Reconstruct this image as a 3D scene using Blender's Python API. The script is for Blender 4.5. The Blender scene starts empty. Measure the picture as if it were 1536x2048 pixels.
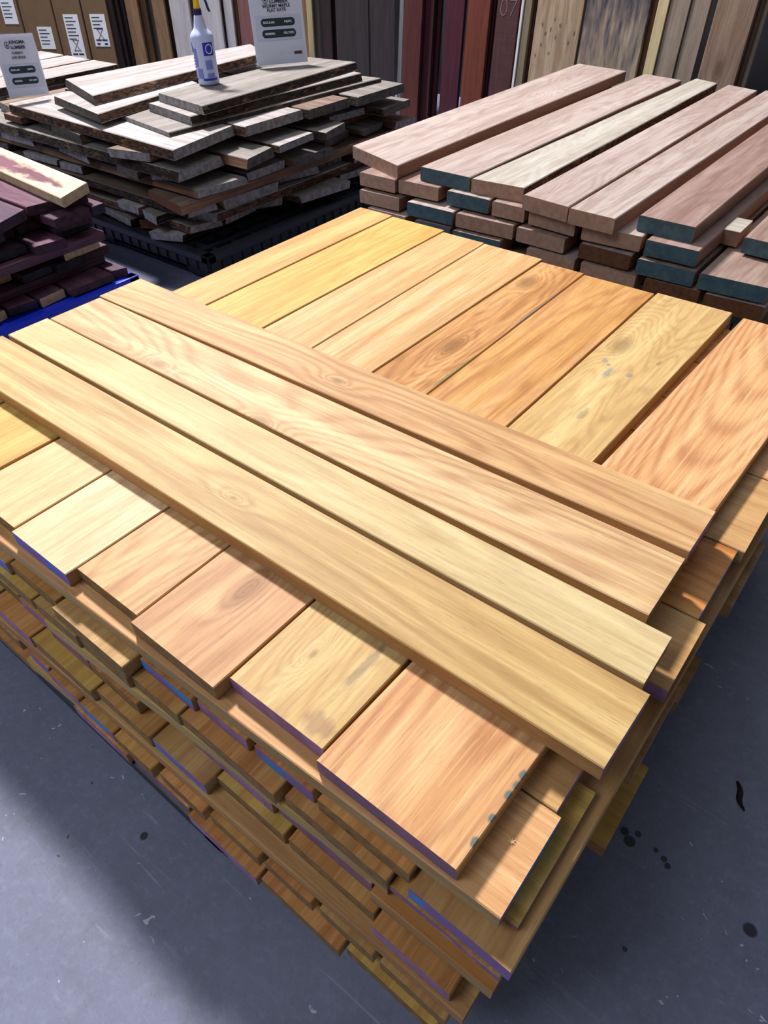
import bpy, bmesh, math, random
from mathutils import Vector, Matrix, noise

# ------------------------------------------------------------------ camera, world, lights, exposure
scene = bpy.context.scene
COL = scene.collection
CAM = Vector((0.0538, -0.4715, 1.314))
CX = Vector((0.78225982, 0.62261316, -0.02055304))
CY = Vector((0.40977477, -0.53913648, -0.73581009))     # image down
CF = Vector((-0.46920594, 0.56717255, -0.67687597))     # view direction
FPX = 1370.0
cd = bpy.data.cameras.new('camera'); cam = bpy.data.objects.new('camera', cd); COL.objects.link(cam)
cd.sensor_fit = 'HORIZONTAL'; cd.sensor_width = 36; cd.lens = 36 * FPX / 1536; cd.clip_start = .02; cd.clip_end = 60
R = Matrix((CX, -CY, -CF)).transposed().to_4x4(); R.translation = CAM
cam.matrix_world = R
scene.camera = cam
vs = scene.view_settings
vs.view_transform = 'Standard'; vs.look = 'None'; vs.gamma = 1; vs.use_curve_mapping = False; vs.exposure = 0.0

world = bpy.data.worlds.new('world'); scene.world = world; world.use_nodes = True
bg = world.node_tree.nodes['Background']; bg.inputs[0].default_value = (0.80, 0.88, 1.0, 1); bg.inputs[1].default_value = 0.17

def area(name, loc, target, size, power, color, size_y=None):
    d = bpy.data.lights.new(name, 'AREA'); d.energy = power; d.color = color; d.size = size
    if size_y: d.shape = 'RECTANGLE'; d.size_y = size_y
    o = bpy.data.objects.new(name, d); COL.objects.link(o); o.location = loc
    o.rotation_euler = (Vector(target) - Vector(loc)).to_track_quat('-Z', 'Y').to_euler()
    return o
area('ceiling_lamp_key', (-5.6, 2.9, 6.3), (-1.0, 0.4, 0.3), 0.8, 1160, (1.0, 0.965, 0.95))
area('ceiling_lamp_fill', (-2.5, -3.0, 5.0), (-1.0, 0.0, 0.3), 2.5, 120, (0.86, 0.92, 1.0))
area('ceiling_lamp_back', (-1.0, 6.5, 5.5), (-2.0, 2.5, 0.3), 2.0, 60, (0.86, 0.92, 1.0))

# ------------------------------------------------------------------ helpers
def at(px, py, z):
    d = (px - 768) * CX + (py - 1024) * CY + FPX * CF
    return CAM + d * ((z - CAM.z) / d.z)
def s2l(c):
    return tuple(((x / 255) / 12.92 if x / 255 <= .04045 else ((x / 255 + .055) / 1.055) ** 2.4) for x in c)
def tag(o, label, cat, group=None, kind=None):
    if kind is None: kind = 'thing'
    if label: o['label'] = label
    if cat: o['category'] = cat
    if group: o['group'] = group
    if kind: o['kind'] = kind
    return o
def link(name, me, mats, parent=None):
    o = bpy.data.objects.new(name, me); COL.objects.link(o)
    for m in mats: me.materials.append(m)
    if parent: o.parent = parent
    return o
def bm_obj(name, bm, mats, parent=None, smooth=False):
    me = bpy.data.meshes.new(name); bmesh.ops.recalc_face_normals(bm, faces=bm.faces); bm.to_mesh(me); bm.free()
    if smooth:
        for p in me.polygons: p.use_smooth = True
    return link(name, me, mats, parent)
def empty(name, loc, rz=0):
    o = bpy.data.objects.new(name, None); COL.objects.link(o); o.location = loc; o.rotation_euler = (0, 0, rz)
    o.empty_display_size = .05
    return o
def bx(bm, x0, x1, y0, y1, z0, z1, bev=0, mi=0):
    r = bmesh.ops.create_cube(bm, size=1)
    for v in r['verts']:
        v.co = Vector(((x0 + x1) / 2 + v.co.x * (x1 - x0), (y0 + y1) / 2 + v.co.y * (y1 - y0), (z0 + z1) / 2 + v.co.z * (z1 - z0)))
    fs = {f for v in r['verts'] for f in v.link_faces}
    for f in fs: f.material_index = mi
    if bev:
        es = list({e for f in fs for e in f.edges})
        bmesh.ops.bevel(bm, geom=es, offset=bev, segments=2, affect='EDGES', profile=.6)
def lathe(bm, prof, n=32, mi=0, cx=0, cy=0):
    rings = []
    for r, z in prof:
        rings.append([bm.verts.new((cx + r * math.cos(2 * math.pi * i / n), cy + r * math.sin(2 * math.pi * i / n), z)) for i in range(n)])
    for a, b in zip(rings, rings[1:]):
        for i in range(n):
            f = bm.faces.new((a[i], a[(i + 1) % n], b[(i + 1) % n], b[i])); f.material_index = mi; f.smooth = True
    for ring in (rings[0], rings[-1]):
        f = bm.faces.new(ring); f.material_index = mi

# ------------------------------------------------------------------ materials
class NT:
    def __init__(s, name):
        s.m = bpy.data.materials.new(name); s.m.use_nodes = True; s.t = s.m.node_tree; s.n = s.t.nodes
        s.b = s.n['Principled BSDF']
    def new(s, ty, **kw):
        n = s.n.new(ty)
        for k, v in kw.items(): setattr(n, k, v)
        return n
    def put(s, sock, v):
        if isinstance(v, bpy.types.NodeSocket): s.t.links.new(v, sock)
        elif v is not None: sock.default_value = v
    def math(s, op, a, b=None, c=None, clamp=False):
        n = s.new('ShaderNodeMath', operation=op, use_clamp=clamp)
        for i, v in enumerate((a, b, c)):
            if v is not None: s.put(n.inputs[i], v)
        return n.outputs[0]
    def vmath(s, op, a, b=None):
        n = s.new('ShaderNodeVectorMath', operation=op); s.put(n.inputs[0], a)
        if b is not None: s.put(n.inputs[1], b)
        return n.outputs[0]
    def noise(s, vec, scale, detail=2, rough=.5, dist=0):
        n = s.new('ShaderNodeTexNoise'); s.put(n.inputs['Vector'], vec); n.inputs['Scale'].default_value = scale
        n.inputs['Detail'].default_value = detail; n.inputs['Roughness'].default_value = rough; n.inputs['Distortion'].default_value = dist
        return n.outputs['Fac']
    def mix(s, fac, a, b, mode='MIX'):
        n = s.new('ShaderNodeMix', data_type='RGBA', blend_type=mode)
        s.put(n.inputs[0], fac)
        s.put(n.inputs[6], (*a, 1) if isinstance(a, tuple) and len(a) == 3 else a)
        s.put(n.inputs[7], (*b, 1) if isinstance(b, tuple) and len(b) == 3 else b)
        return n.outputs[2]
    def ramp(s, v, lo, hi):
        n = s.new('ShaderNodeMapRange'); n.clamp = True; s.put(n.inputs[0], v)
        n.inputs[1].default_value = lo; n.inputs[2].default_value = hi
        return n.outputs[0]

def plain(name, rgb, rough=.6, metal=0, trans=0, alpha=1, ior=1.45, spec=.5):
    t = NT(name); t.b.inputs['Base Color'].default_value = (*s2l(rgb), 1); t.b.inputs['Roughness'].default_value = rough
    t.b.inputs['Metallic'].default_value = metal; t.b.inputs['Transmission Weight'].default_value = trans
    t.b.inputs['Alpha'].default_value = alpha; t.b.inputs['IOR'].default_value = ior; t.b.inputs['Specular IOR Level'].default_value = spec
    return t.m

def wood(name, base, dark, light=None, rings=14, contrast=.5, warp=.5, knots=(), stains=(), seed=0.0, streak=.35, vary=.10, rough=.55,
         xs=1.6, ys=9.0, patch=None, flecks=.25, tiger=0, cath=None, mottle=.22, zone=None, sf=(40.0, 70.0, 40.0)):
    """plain-sawn board: local x runs along the grain"""
    t = NT(name)
    base = s2l(base); dark = s2l(dark); light = s2l(light) if light else tuple(min(1, c * 1.18) for c in base)
    tc = t.new('ShaderNodeTexCoord'); oi = t.new('ShaderNodeObjectInfo')
    co = tc.outputs['Object']
    off = t.vmath('SCALE', (1, 1, 1)); sc = off.node; sc.inputs[3].default_value = 1
    t.put(sc.inputs[3], t.math('MULTIPLY_ADD', oi.outputs['Random'], 37.0, seed))
    p = t.vmath('ADD', co, off)
    # figure field: a long stretched noise plus a cathedral curve
    q = t.vmath('MULTIPLY', p, (xs, ys, 9.0))
    f = t.noise(q, 1.0, 1.5, .45, .25)
    sx = t.new('ShaderNodeSeparateXYZ'); t.put(sx.inputs[0], co)
    field = t.math('MULTIPLY', f, warp * 2.2)
    if cath:                                             # nested arches: across-grain parabola plus a slope along the board
        cy, ca, cb = cath
        yy = t.math('SUBTRACT', sx.outputs[1], cy)
        field = t.math('ADD', field, t.math('MULTIPLY', t.math('MULTIPLY', yy, yy), ca))
        field = t.math('ADD', field, t.math('MULTIPLY', sx.outputs[0], cb))
    else:
        field = t.math('ADD', field, t.math('MULTIPLY', t.math('ADD', sx.outputs[1], t.math('MULTIPLY', sx.outputs[2], .6)), 2.2))
    for (kx, ky, kr, kc) in knots:                       # rings bend round a knot
        d = t.vmath('MULTIPLY', t.vmath('SUBTRACT', co, (kx, ky, 0)), (.42, 1.0, .3))
        ln = t.new('ShaderNodeVectorMath', operation='LENGTH'); t.put(ln.inputs[0], d)
        g = t.math('DIVIDE', kr, t.math('ADD', ln.outputs['Value'], kr * .8))
        field = t.math('ADD', field, t.math('MULTIPLY', g, .9 * kc))
    s = t.math('SINE', t.math('MULTIPLY', field, rings * 6.0))
    s = t.math('MULTIPLY_ADD', s, .5, .5)
    s = t.math('POWER', s, 1.7)
    gr = t.noise(t.vmath('MULTIPLY', p, (5.0, 190.0, 190.0)), 1.0, 3, .6)
    gr2 = t.noise(t.vmath('MULTIPLY', p, (1.1, 22.0, 22.0)), 1.0, 3, .6)
    baseN, darkN = base, dark
    if zone:                                             # the log's colour drifts along the board
        zx0, zx1, zb, zd = zone
        zw = t.math('ADD', sx.outputs[0], t.math('MULTIPLY', t.math('SUBTRACT', gr2, .5), .5))
        k = t.ramp(zw, zx1, zx0)
        baseN = t.mix(k, base, s2l(zb)); darkN = t.mix(k, dark, s2l(zd)); light = tuple(min(1, c * 1.1) for c in s2l(zb))
    col = t.mix(t.math('MULTIPLY', s, contrast), baseN, darkN)
    col = t.mix(t.math('MULTIPLY', t.ramp(gr2, .42, .72), streak * 1.5), col, darkN)
    col = t.mix(t.math('MULTIPLY', t.ramp(gr2, .52, .28), .55), col, light)
    col = t.mix(t.math('MULTIPLY', t.ramp(gr, .5, .75), flecks), col, tuple(c * .72 for c in dark))
    col = t.mix(t.math('MULTIPLY', t.ramp(gr, .46, .28), flecks * 1.3), col, tuple(min(1, c * 1.12 + .02) for c in light))
    mo = t.noise(t.vmath('MULTIPLY', p, (9.0, 34.0, 34.0)), 1.0, 4, .65)
    col = t.mix(t.math('MULTIPLY', t.ramp(mo, .48, .78), mottle * 1.6), col, tuple(c * .86 for c in dark))
    pore = t.noise(t.vmath('MULTIPLY', p, (34.0, 420.0, 420.0)), 1.0, 2, .5)
    col = t.mix(t.math('MULTIPLY', t.ramp(pore, .60, .74), .38), col, tuple(c * .6 for c in dark))
    if tiger:
        w = t.noise(t.vmath('MULTIPLY', p, (60.0, 6.0, 6.0)), 1.0, 2)
        col = t.mix(t.math('MULTIPLY', t.ramp(w, .45, .7), tiger), col, dark)
    if patch:                                            # broad soft discolouration (sapwood, weathering)
        pc, amt, lo = patch
        w = t.noise(t.vmath('MULTIPLY', p, (1.7, 5.0, 5.0)), 1.0, 4, .65)
        col = t.mix(t.math('MULTIPLY', t.ramp(w, lo, lo + .16), amt), col, s2l(pc))
    for (kx, ky, kr, kc) in knots:
        d = t.vmath('MULTIPLY', t.vmath('SUBTRACT', co, (kx, ky, 0)), (.5, 1.0, .3))
        ln = t.new('ShaderNodeVectorMath', operation='LENGTH'); t.put(ln.inputs[0], d)
        col = t.mix(t.math('MULTIPLY', t.ramp(ln.outputs['Value'], kr * 1.1, kr * .35), .55 * min(kc, 1)), col, tuple(c * .45 for c in dark))
    for (x, y, rx, ry, c, amt) in stains:                # stains with their own shape
        d = t.vmath('MULTIPLY', t.vmath('SUBTRACT', co, (x, y, 0)), (1 / rx, 1 / ry, 0))
        ln = t.new('ShaderNodeVectorMath', operation='LENGTH'); t.put(ln.inputs[0], d)
        w = t.noise(t.vmath('MULTIPLY', co, sf), 1.0, 3, .6)
        v = t.math('ADD', ln.outputs['Value'], t.math('MULTIPLY', t.math('SUBTRACT', w, .5), 1.5))
        col = t.mix(t.math('MULTIPLY', t.ramp(v, 1.05, .55), amt), col, s2l(c))
    hs = t.new('ShaderNodeHueSaturation'); t.put(hs.inputs['Color'], col)
    r2 = t.math('FRACT', t.math('MULTIPLY', oi.outputs['Random'], 17.3))
    t.put(hs.inputs['Value'], t.math('MULTIPLY_ADD', t.math('SUBTRACT', oi.outputs['Random'], .5), vary * 2, 1.0))
    t.put(hs.inputs['Hue'], t.math('MULTIPLY_ADD', t.math('SUBTRACT', r2, .5), vary * .12, .5))
    t.put(t.b.inputs['Base Color'], hs.outputs[0])
    t.b.inputs['Roughness'].default_value = rough; t.b.inputs['Specular IOR Level'].default_value = .25
    bp = t.new('ShaderNodeBump'); bp.inputs['Strength'].default_value = .12; bp.inputs['Distance'].default_value = .002
    t.put(bp.inputs['Height'], gr); t.put(t.b.inputs['Normal'], bp.outputs[0])
    return t.m

def speckle(name, c1, c2, scale=30, lo=.45, hi=.6, rough=.7, stretch=(1, 1, 1), bump=.0, c3=None, lo3=.62, detail=4):
    t = NT(name); tc = t.new('ShaderNodeTexCoord'); oi = t.new('ShaderNodeObjectInfo')
    off = t.vmath('SCALE', (1, 1, 1)); t.put(off.node.inputs[3], t.math('MULTIPLY', oi.outputs['Random'], 29.0))
    p = t.vmath('MULTIPLY', t.vmath('ADD', tc.outputs['Object'], off), stretch)
    w = t.noise(p, scale, detail, .6)
    col = t.mix(t.ramp(w, lo, hi), s2l(c1), s2l(c2))
    if c3:
        w3 = t.noise(t.vmath('ADD', p, (7.3, 2.1, 5.5)), scale * .55, 3, .6)
        col = t.mix(t.ramp(w3, lo3, lo3 + .05), col, s2l(c3))
    t.put(t.b.inputs['Base Color'], col); t.b.inputs['Roughness'].default_value = rough; t.b.inputs['Specular IOR Level'].default_value = .25
    if bump:
        bp = t.new('ShaderNodeBump'); bp.inputs['Strength'].default_value = .6; bp.inputs['Distance'].default_value = bump
        t.put(bp.inputs['Height'], w); t.put(t.b.inputs['Normal'], bp.outputs[0])
    return t.m

E_PURPLE = speckle('end_paint_purple', (146, 108, 142), (170, 132, 168), 22, .4, .65)
E_PURPLE_DK = speckle('end_paint_dull_purple', (132, 98, 122), (150, 112, 130), 18, .4, .65, c3=(206, 150, 124), lo3=.66)
E_BLUE = speckle('end_paint_blue', (92, 120, 214), (134, 108, 180), 14, .45, .58, stretch=(1, 1, 2.5))
E_PBLUE = speckle('end_paint_purple_and_blue', (138, 106, 160), (70, 142, 214), 9, .5, .54, stretch=(1, 1, 3))
E_SALMON = speckle('end_paint_purple_worn', (140, 104, 136), (212, 154, 126), 10, .52, .56, stretch=(1, .7, 2.5))
E_BARE = speckle('end_grain_bare', (150, 120, 78), (122, 92, 58), 60, .35, .7)
E_BROWN = speckle('end_grain_brown', (112, 74, 48), (88, 56, 40), 60, .35, .7)
E_GREEN = speckle('end_paint_slate', (66, 90, 100), (84, 108, 116), 40, .4, .7)
E_PINKW = speckle('end_grain_pinkish', (178, 146, 128), (156, 122, 104), 50, .35, .7)
E_GREY = speckle('end_grain_weathered', (150, 146, 148), (112, 106, 104), 45, .4, .65)
E_GREYB = speckle('end_grain_weathered_dark', (98, 92, 88), (70, 64, 60), 45, .4, .65)
E_BLACKW = speckle('end_paint_dark_wax', (46, 44, 60), (34, 26, 34), 20, .4, .65)
BARK = speckle('bark_edge', (104, 76, 58), (52, 38, 32), 34, .4, .6, rough=.9, stretch=(1, 3, 3), bump=.01, c3=(140, 104, 76), lo3=.6)
BARK_DK = speckle('dark_bark_edge', (62, 50, 44), (32, 26, 24), 34, .4, .6, rough=.9, stretch=(1, 3, 3), bump=.01, c3=(104, 80, 60), lo3=.6)

# ------------------------------------------------------------------ the board builder
def board(name, quad, ztop, T, mats, wav=0.0, slope=0.0, chamfer=.0018, n=None, seed=0, live=False, parent=None, rag=0.0):
    """quad: near-left, near-right, far-right, far-left (x,y); grain runs near -> far. mats: wood, near end, far end, edge"""
    q = [Vector((p[0], p[1])) for p in quad]
    mn, mf = (q[0] + q[1]) / 2, (q[2] + q[3]) / 2
    c = (mn + mf) / 2; ax = (mf - mn).normalized(); ay = Vector((-ax.y, ax.x))
    loc = [Vector(((p - c).dot(ax), (p - c).dot(ay))) for p in q]     # right side has smaller local y
    n = n or (2 if wav == 0 and rag == 0 else 26)
    rnd = random.Random(seed * 7919 + 13)
    sd = rnd.random() * 50
    bm = bmesh.new(); rings = []
    for i in range(n):
        t = i / (n - 1)
        L = loc[0].lerp(loc[3], t); Rr = loc[1].lerp(loc[2], t)
        x = (L.x + Rr.x) / 2; xl, xr = L.x, Rr.x
        w = wav if live else wav
        def wob(k):
            return (noise.noise(Vector((x * 2.2, sd + k * 9, 0))) * 1.0 + noise.noise(Vector((x * 9, sd + k * 9, 3))) * .45 + noise.noise(Vector((x * 30, sd + k * 9, 6))) * .2 * (1 if live else .4)) * w
        yl = L.y + wob(0); yr = Rr.y + wob(1)
        sl = slope * (1 + .6 * noise.noise(Vector((x * 4, sd, 9)))); h = T
        ch = chamfer
        zz = rag * noise.noise(Vector((x * 12, sd, 2)))
        pts = [(xl, yl - ch, 0), (xl, yl, -ch), (xl, yl + sl, -h + ch), (xl, yl + sl - ch, -h), (xr, yr - sl + ch, -h), (xr, yr - sl, -h + ch), (xr, yr, -ch + zz), (xr, yr + ch, 0)]
        rings.append([bm.verts.new(p) for p in pts])
    for a, b in zip(rings, rings[1:]):
        for k in range(8):
            f = bm.faces.new((a[k], a[(k + 1) % 8], b[(k + 1) % 8], b[k]))
            f.material_index = 3 if k in (1, 5) else 0
    f = bm.faces.new(rings[0]); f.material_index = 1
    f = bm.faces.new(rings[-1]); f.material_index = 2
    m = list(mats)
    while len(m) < 4: m.append(m[0] if len(m) == 3 else E_BARE)
    o = bm_obj(name, bm, m, parent)
    o.location = (c.x, c.y, ztop); o.rotation_euler = (0, 0, math.atan2(ax.y, ax.x))
    return o
ORD = ['first', 'second', 'third', 'fourth', 'fifth', 'sixth', 'seventh', 'eighth', 'ninth', 'tenth', 'eleventh', 'twelfth', 'thirteenth', 'fourteenth', 'fifteenth', 'sixteenth', 'seventeenth', 'eighteenth', 'nineteenth', 'twentieth']

# ================================================================== SETTING
def floor_mat():
    t = NT('worn_grey_concrete'); tc = t.new('ShaderNodeTexCoord'); p = tc.outputs['Object']
    n1 = t.noise(p, 1.3, 5, .6); n2 = t.noise(p, 14, 5, .7); n3 = t.noise(p, 160, 2, .5)
    col = t.mix(t.ramp(n1, .3, .7), s2l((106, 110, 132)), s2l((126, 130, 154)))
    col = t.mix(t.math('MULTIPLY', t.ramp(n2, .45, .75), .45), col, s2l((96, 99, 112)))
    col = t.mix(t.math('MULTIPLY', t.ramp(n3, .55, .8), .35), col, s2l((78, 80, 92)))
    n4 = t.noise(t.vmath('ADD', p, (5, 9, 0)), 5.0, 6, .7)
    col = t.mix(t.math('MULTIPLY', t.ramp(n4, .50, .72), .35), col, s2l((86, 90, 108)))
    n5 = t.noise(t.vmath('ADD', p, (2, 19, 0)), 60, 4, .7)
    col = t.mix(t.math('MULTIPLY', t.ramp(n5, .5, .8), .4), col, s2l((150, 154, 176)))
    # thin scratches in several directions
    for a, sc in ((.5, .7), (1.9, .9), (2.6, .6), (.95, 1.0)):
        mp = t.new('ShaderNodeMapping'); mp.inputs['Rotation'].default_value = (0, 0, a); mp.inputs['Scale'].default_value = (3.5 * sc, 120 * sc, 1)
        t.put(mp.inputs['Vector'], p)
        w = t.noise(mp.outputs[0], 1.0, 3, .55, 1.2)
        gate = t.noise(t.vmath('ADD', p, (a * 9, 3, 0)), 3.5, 2, .5)
        col = t.mix(t.math('MULTIPLY', t.math('MULTIPLY', t.ramp(w, .66, .72), t.ramp(gate, .48, .62)), .34), col, s2l((188, 192, 206)))
    # pale paint chips and dark drips
    v = t.noise(t.vmath('MULTIPLY', p, (1, 1.6, 1)), 26, 2, .5, 1.2)
    g = t.noise(p, 4.0, 2, .5)
    col = t.mix(t.math('MULTIPLY', t.math('MULTIPLY', t.ramp(v, .715, .735), t.ramp(g, .42, .5)), .7), col, s2l((200, 205, 216)))
    v = t.noise(t.vmath('ADD', p, (31, 7, 0)), 42, 1, .5)
    col = t.mix(t.math('MULTIPLY', t.ramp(v, .775, .79), .8), col, s2l((30, 31, 38)))
    for (px, py, r) in ((1249, 1662, .0085), (1259, 1682, .011), (1276, 1668, .006), (1312, 1700, .005), (1328, 1718, .006), (1335, 1732, .006), (1500, 1860, .012), (288, 1672, .008)):
        q = at(px, py, 0)
        d = t.vmath('SUBTRACT', p, (q.x, q.y, 0)); ln = t.new('ShaderNodeVectorMath', operation='LENGTH'); t.put(ln.inputs[0], d)
        col = t.mix(t.math('MULTIPLY', t.ramp(ln.outputs['Value'], r * 1.1, r * .8), .9), col, s2l((26, 26, 32)))
    t.put(t.b.inputs['Base Color'], col)
    t.put(t.b.inputs['Roughness'], t.math('MULTIPLY_ADD', n2, .25, .38)); t.b.inputs['Specular IOR Level'].default_value = .4
    bp = t.new('ShaderNodeBump'); bp.inputs['Strength'].default_value = .25; bp.inputs['Distance'].default_value = .002
    t.put(bp.inputs['Height'], n2); t.put(t.b.inputs['Normal'], bp.outputs[0])
    return t.m
bm = bmesh.new(); bx(bm, -11, 4, -3, 7, -.1, 0)
o = bm_obj('floor', bm, [floor_mat()]); tag(o, 'worn grey concrete warehouse floor with scratches and paint specks', 'floor', kind='structure')
WALLM = speckle('dark_painted_wall', (44, 44, 50), (54, 54, 60), 3, .4, .6)
bm = bmesh.new(); bx(bm, -3.9, 4, 4.95, 5.1, 0, 3.4)
o = bm_obj('wall_back', bm, [WALLM]); tag(o, 'dark wall behind the standing boards on the right', 'wall', kind='structure')
LA = math.radians(28); LD = Vector((math.cos(LA), math.sin(LA), 0)); LP = Vector((-3.55, 4.12, 0)); LN = Vector((-LD.y, LD.x, 0))
bm = bmesh.new(); bx(bm, -8.4, .3, 0, .15, 0, 3.4)
o = bm_obj('wall_left', bm, [WALLM]); q = LP + LN * .8; o.location = (q.x, q.y, 0); o.rotation_euler = (0, 0, LA)
tag(o, 'dark wall behind the cartons and pale standing boards', 'wall', kind='structure')

# ================================================================== PALLETS
def pallet(name, cx, cy, L, W, H, mat, label, nx=14, ribs=24):
    r = empty(name, (cx, cy, 0)); tag(r, label, 'pallet', 'plastic pallets under the lumber piles')
    bm = bmesh.new(); t = .035
    bx(bm, -L / 2, L / 2, -W / 2, -W / 2 + .05, H - t, H, .006); bx(bm, -L / 2, L / 2, W / 2 - .05, W / 2, H - t, H, .006)
    bx(bm, -L / 2, -L / 2 + .05, -W / 2, W / 2, H - t, H, .006); bx(bm, L / 2 - .05, L / 2, -W / 2, W / 2, H - t, H, .006)
    for i in range(nx):
        x = -L / 2 + .05 + (L - .1) * (i + .5) / nx; bx(bm, x - .018, x + .018, -W / 2 + .04, W / 2 - .04, H - t + .004, H - .004)
    for i in range(nx - 2):
        y = -W / 2 + .05 + (W - .1) * (i + .5) / (nx - 2); bx(bm, -L / 2 + .04, L / 2 - .04, y - .008, y + .008, H - t + .002, H - .008)
    bm_obj('deck', bm, [mat], r)
    # ribbed rim under the deck edge
    bm = bmesh.new()
    for sgn in (-1, 1):
        bx(bm, -L / 2 + .01, L / 2 - .01, sgn * (W / 2 - .012) - .004, sgn * (W / 2 - .012) + .004, H - .075, H - t)
        bx(bm, sgn * (L / 2 - .012) - .004, sgn * (L / 2 - .012) + .004, -W / 2 + .01, W / 2 - .01, H - .075, H - t)
        for i in range(ribs):
            x = -L / 2 + .02 + (L - .04) * i / 23; bx(bm, x - .003, x + .003, sgn * (W / 2 - .005) - .005, sgn * (W / 2 - .005) + .005, H - .075, H - t)
            y = -W / 2 + .02 + (W - .04) * i / 23; bx(bm, sgn * (L / 2 - .005) - .005, sgn * (L / 2 - .005) + .005, y - .003, y + .003, H - .075, H - t)
    bm_obj('rim', bm, [mat], r)
    for i in (-1, 0, 1):
        for j in (-1, 0, 1):
            bm = bmesh.new(); fx, fy = i * (L / 2 - .1), j * (W / 2 - .1)
            bx(bm, fx - .085, fx + .085, fy - .085, fy + .085, .02, H - .034, .01)
            bm_obj('foot', bm, [mat], r)
    for j in (-1, 0, 1):
        bm = bmesh.new(); fy = j * (W / 2 - .1); bx(bm, -L / 2 + .01, L / 2 - .01, fy - .06, fy + .06, 0, .02, .004)
        bm_obj('runner', bm, [mat], r)
    return r
BLK = plain('black_plastic', (34, 37, 46), .45); BLU = plain('blue_plastic', (22, 52, 205), .42)
pallet('pallet', -1.02, .33, 1.10, 1.25, .129, BLK, 'black plastic pallet under the near yellow pile', ribs=0)
pallet('pallet', -3.22, 2.06, 1.66, 1.46, .129, BLK, 'black plastic pallet under the grey live-edge slab pile')
pallet('pallet', -3.13, .42, 1.36, 1.2, .149, BLU, 'bright blue plastic pallet under the dark purple boards')
pallet('pallet', -.85, 2.55, 1.5, 1.3, .136, BLK, 'black plastic pallet under the pinkish lumber pile on the right')
pallet('pallet', -5.35, 2.0, 1.3, 1.2, .129, BLK, 'black plastic pallet under the far left slab pile')

# ================================================================== NEAR YELLOW PILE
ZT = .514; T = .032
Y1 = dict(base=(232, 192, 118), dark=(196, 148, 84))
W = {}
# top four long boards (local x runs from the left end to the right end)
W['t1'] = wood('wood_golden', (204, 172, 114), (162, 124, 74), (220, 194, 140), rings=7, contrast=.62, warp=.6, seed=3, knots=((.085, .0, .005, 1.2),), vary=.0, streak=.46, xs=.8, ys=6)
W['t2'] = wood('wood_pale_yellow', (204, 180, 130), (172, 140, 92), (218, 202, 158), rings=5, contrast=.42, warp=.55, seed=8.4, vary=0, streak=.26, cath=(.01, 60, .45), xs=1.3, ys=6)
W['t3'] = wood('wood_pink_beige', (214, 178, 130), (172, 128, 88), (230, 204, 160), rings=9, contrast=.72, warp=.8, seed=15.1, knots=((-.38, -.05, .016, 1.2), (-.03, -.07, .018, 1.1)), vary=0, streak=.5, xs=1.0, ys=7)
W['t4'] = wood('wood_tan', (210, 168, 116), (164, 116, 76), (228, 194, 144), rings=8, contrast=.66, warp=.7, seed=21, knots=((.0, -.01, .010, 1.1),), vary=0, streak=.40, xs=.9, ys=7)
# second layer
W['b1'] = wood('wood_tan_orange', (208, 160, 98), (168, 114, 60), (222, 184, 120), rings=7, contrast=.4, seed=2, vary=0, xs=.8, ys=6)
W['b2'] = wood('wood_honey', (208, 168, 92), (172, 126, 58), (222, 186, 112), rings=7, contrast=.38, seed=5, vary=0, warp=.7)
W['b3'] = wood('wood_peach', (208, 166, 112), (172, 126, 80), (222, 186, 136), zone=(-.45, -.1, (220, 184, 136), (182, 136, 96)), rings=7, contrast=.32, seed=11, vary=0, flecks=.3)
W['b4'] = wood('wood_peach_grey', (208, 166, 112), (172, 126, 80), (222, 186, 134), zone=(-.45, -.1, (230, 198, 156), (192, 150, 110)), rings=6, contrast=.3, seed=13.2, vary=0, flecks=.35)
W['b5'] = wood('wood_brown_swirl', (196, 142, 82), (144, 88, 44), (214, 168, 108), rings=8, contrast=.55, warp=.9, seed=29, vary=0, knots=((.63, .03, .03, 1.4), (.21, .0, .03, 1.1)), streak=.4,
               zone=(-.45, .05, (214, 172, 120), (170, 120, 78)), stains=((.50, -.078, .20, .014, (112, 116, 110), .9), (.12, -.075, .11, .010, (126, 116, 70), .8)))
W['b6'] = wood('wood_golden_brown', (202, 152, 84), (158, 98, 52), (218, 178, 112), rings=6, contrast=.55, warp=.6, seed=31.5, vary=0, streak=.45, knots=((-.62, .0, .03, 1.0),), zone=(-.45, .05, (212, 166, 118), (166, 116, 80)))
W['b7'] = wood('wood_blotchy', (208, 176, 116), (170, 126, 80), (224, 198, 144), rings=8, contrast=.42, warp=1.1, seed=40, vary=0,
               knots=((-.666, .023, .006, 1.8), (.446, .055, .03, 1.5)), patch=((196, 158, 96), .5, .5),
               stains=((.357, .055, .010, .010, (124, 130, 124), .7), (.312, .025, .030, .010, (124, 132, 126), .7), (.33, -.018, .012, .008, (120, 128, 124), .7), (.13, -.005, .03, .010, (132, 120, 98), .55), (.42, -.05, .012, .006, (120, 110, 96), .6), (-.64, -.05, .07, .008, (112, 96, 84), .5), (-.745, -.06, .02, .03, (132, 92, 78), .5), (.345, .04, .006, .006, (110, 116, 112), .7)))
W['b8'] = wood('wood_orange_cathedral', (216, 164, 112), (172, 112, 70), (236, 196, 146), rings=8, contrast=.66, warp=.28, seed=52, vary=0, streak=.22, mottle=.08, flecks=.35, xs=1.0, ys=7, cath=(-.015, 38, -.85),
               stains=tuple((x, -.107, .008, .007, (86, 104, 100), .9) for x in (-.623, -.639, -.656, -.692, -.729)))
W['l2'] = wood('wood_orange_tan', (216, 166, 114), (180, 124, 76), (230, 188, 138), rings=6, contrast=.35, seed=60, vary=.05, flecks=.35)
W['l2d'] = wood('wood_stained_orange', (206, 140, 78), (158, 84, 38), (226, 168, 100), rings=6, contrast=.6, seed=66, vary=.04, warp=1.2)
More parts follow.
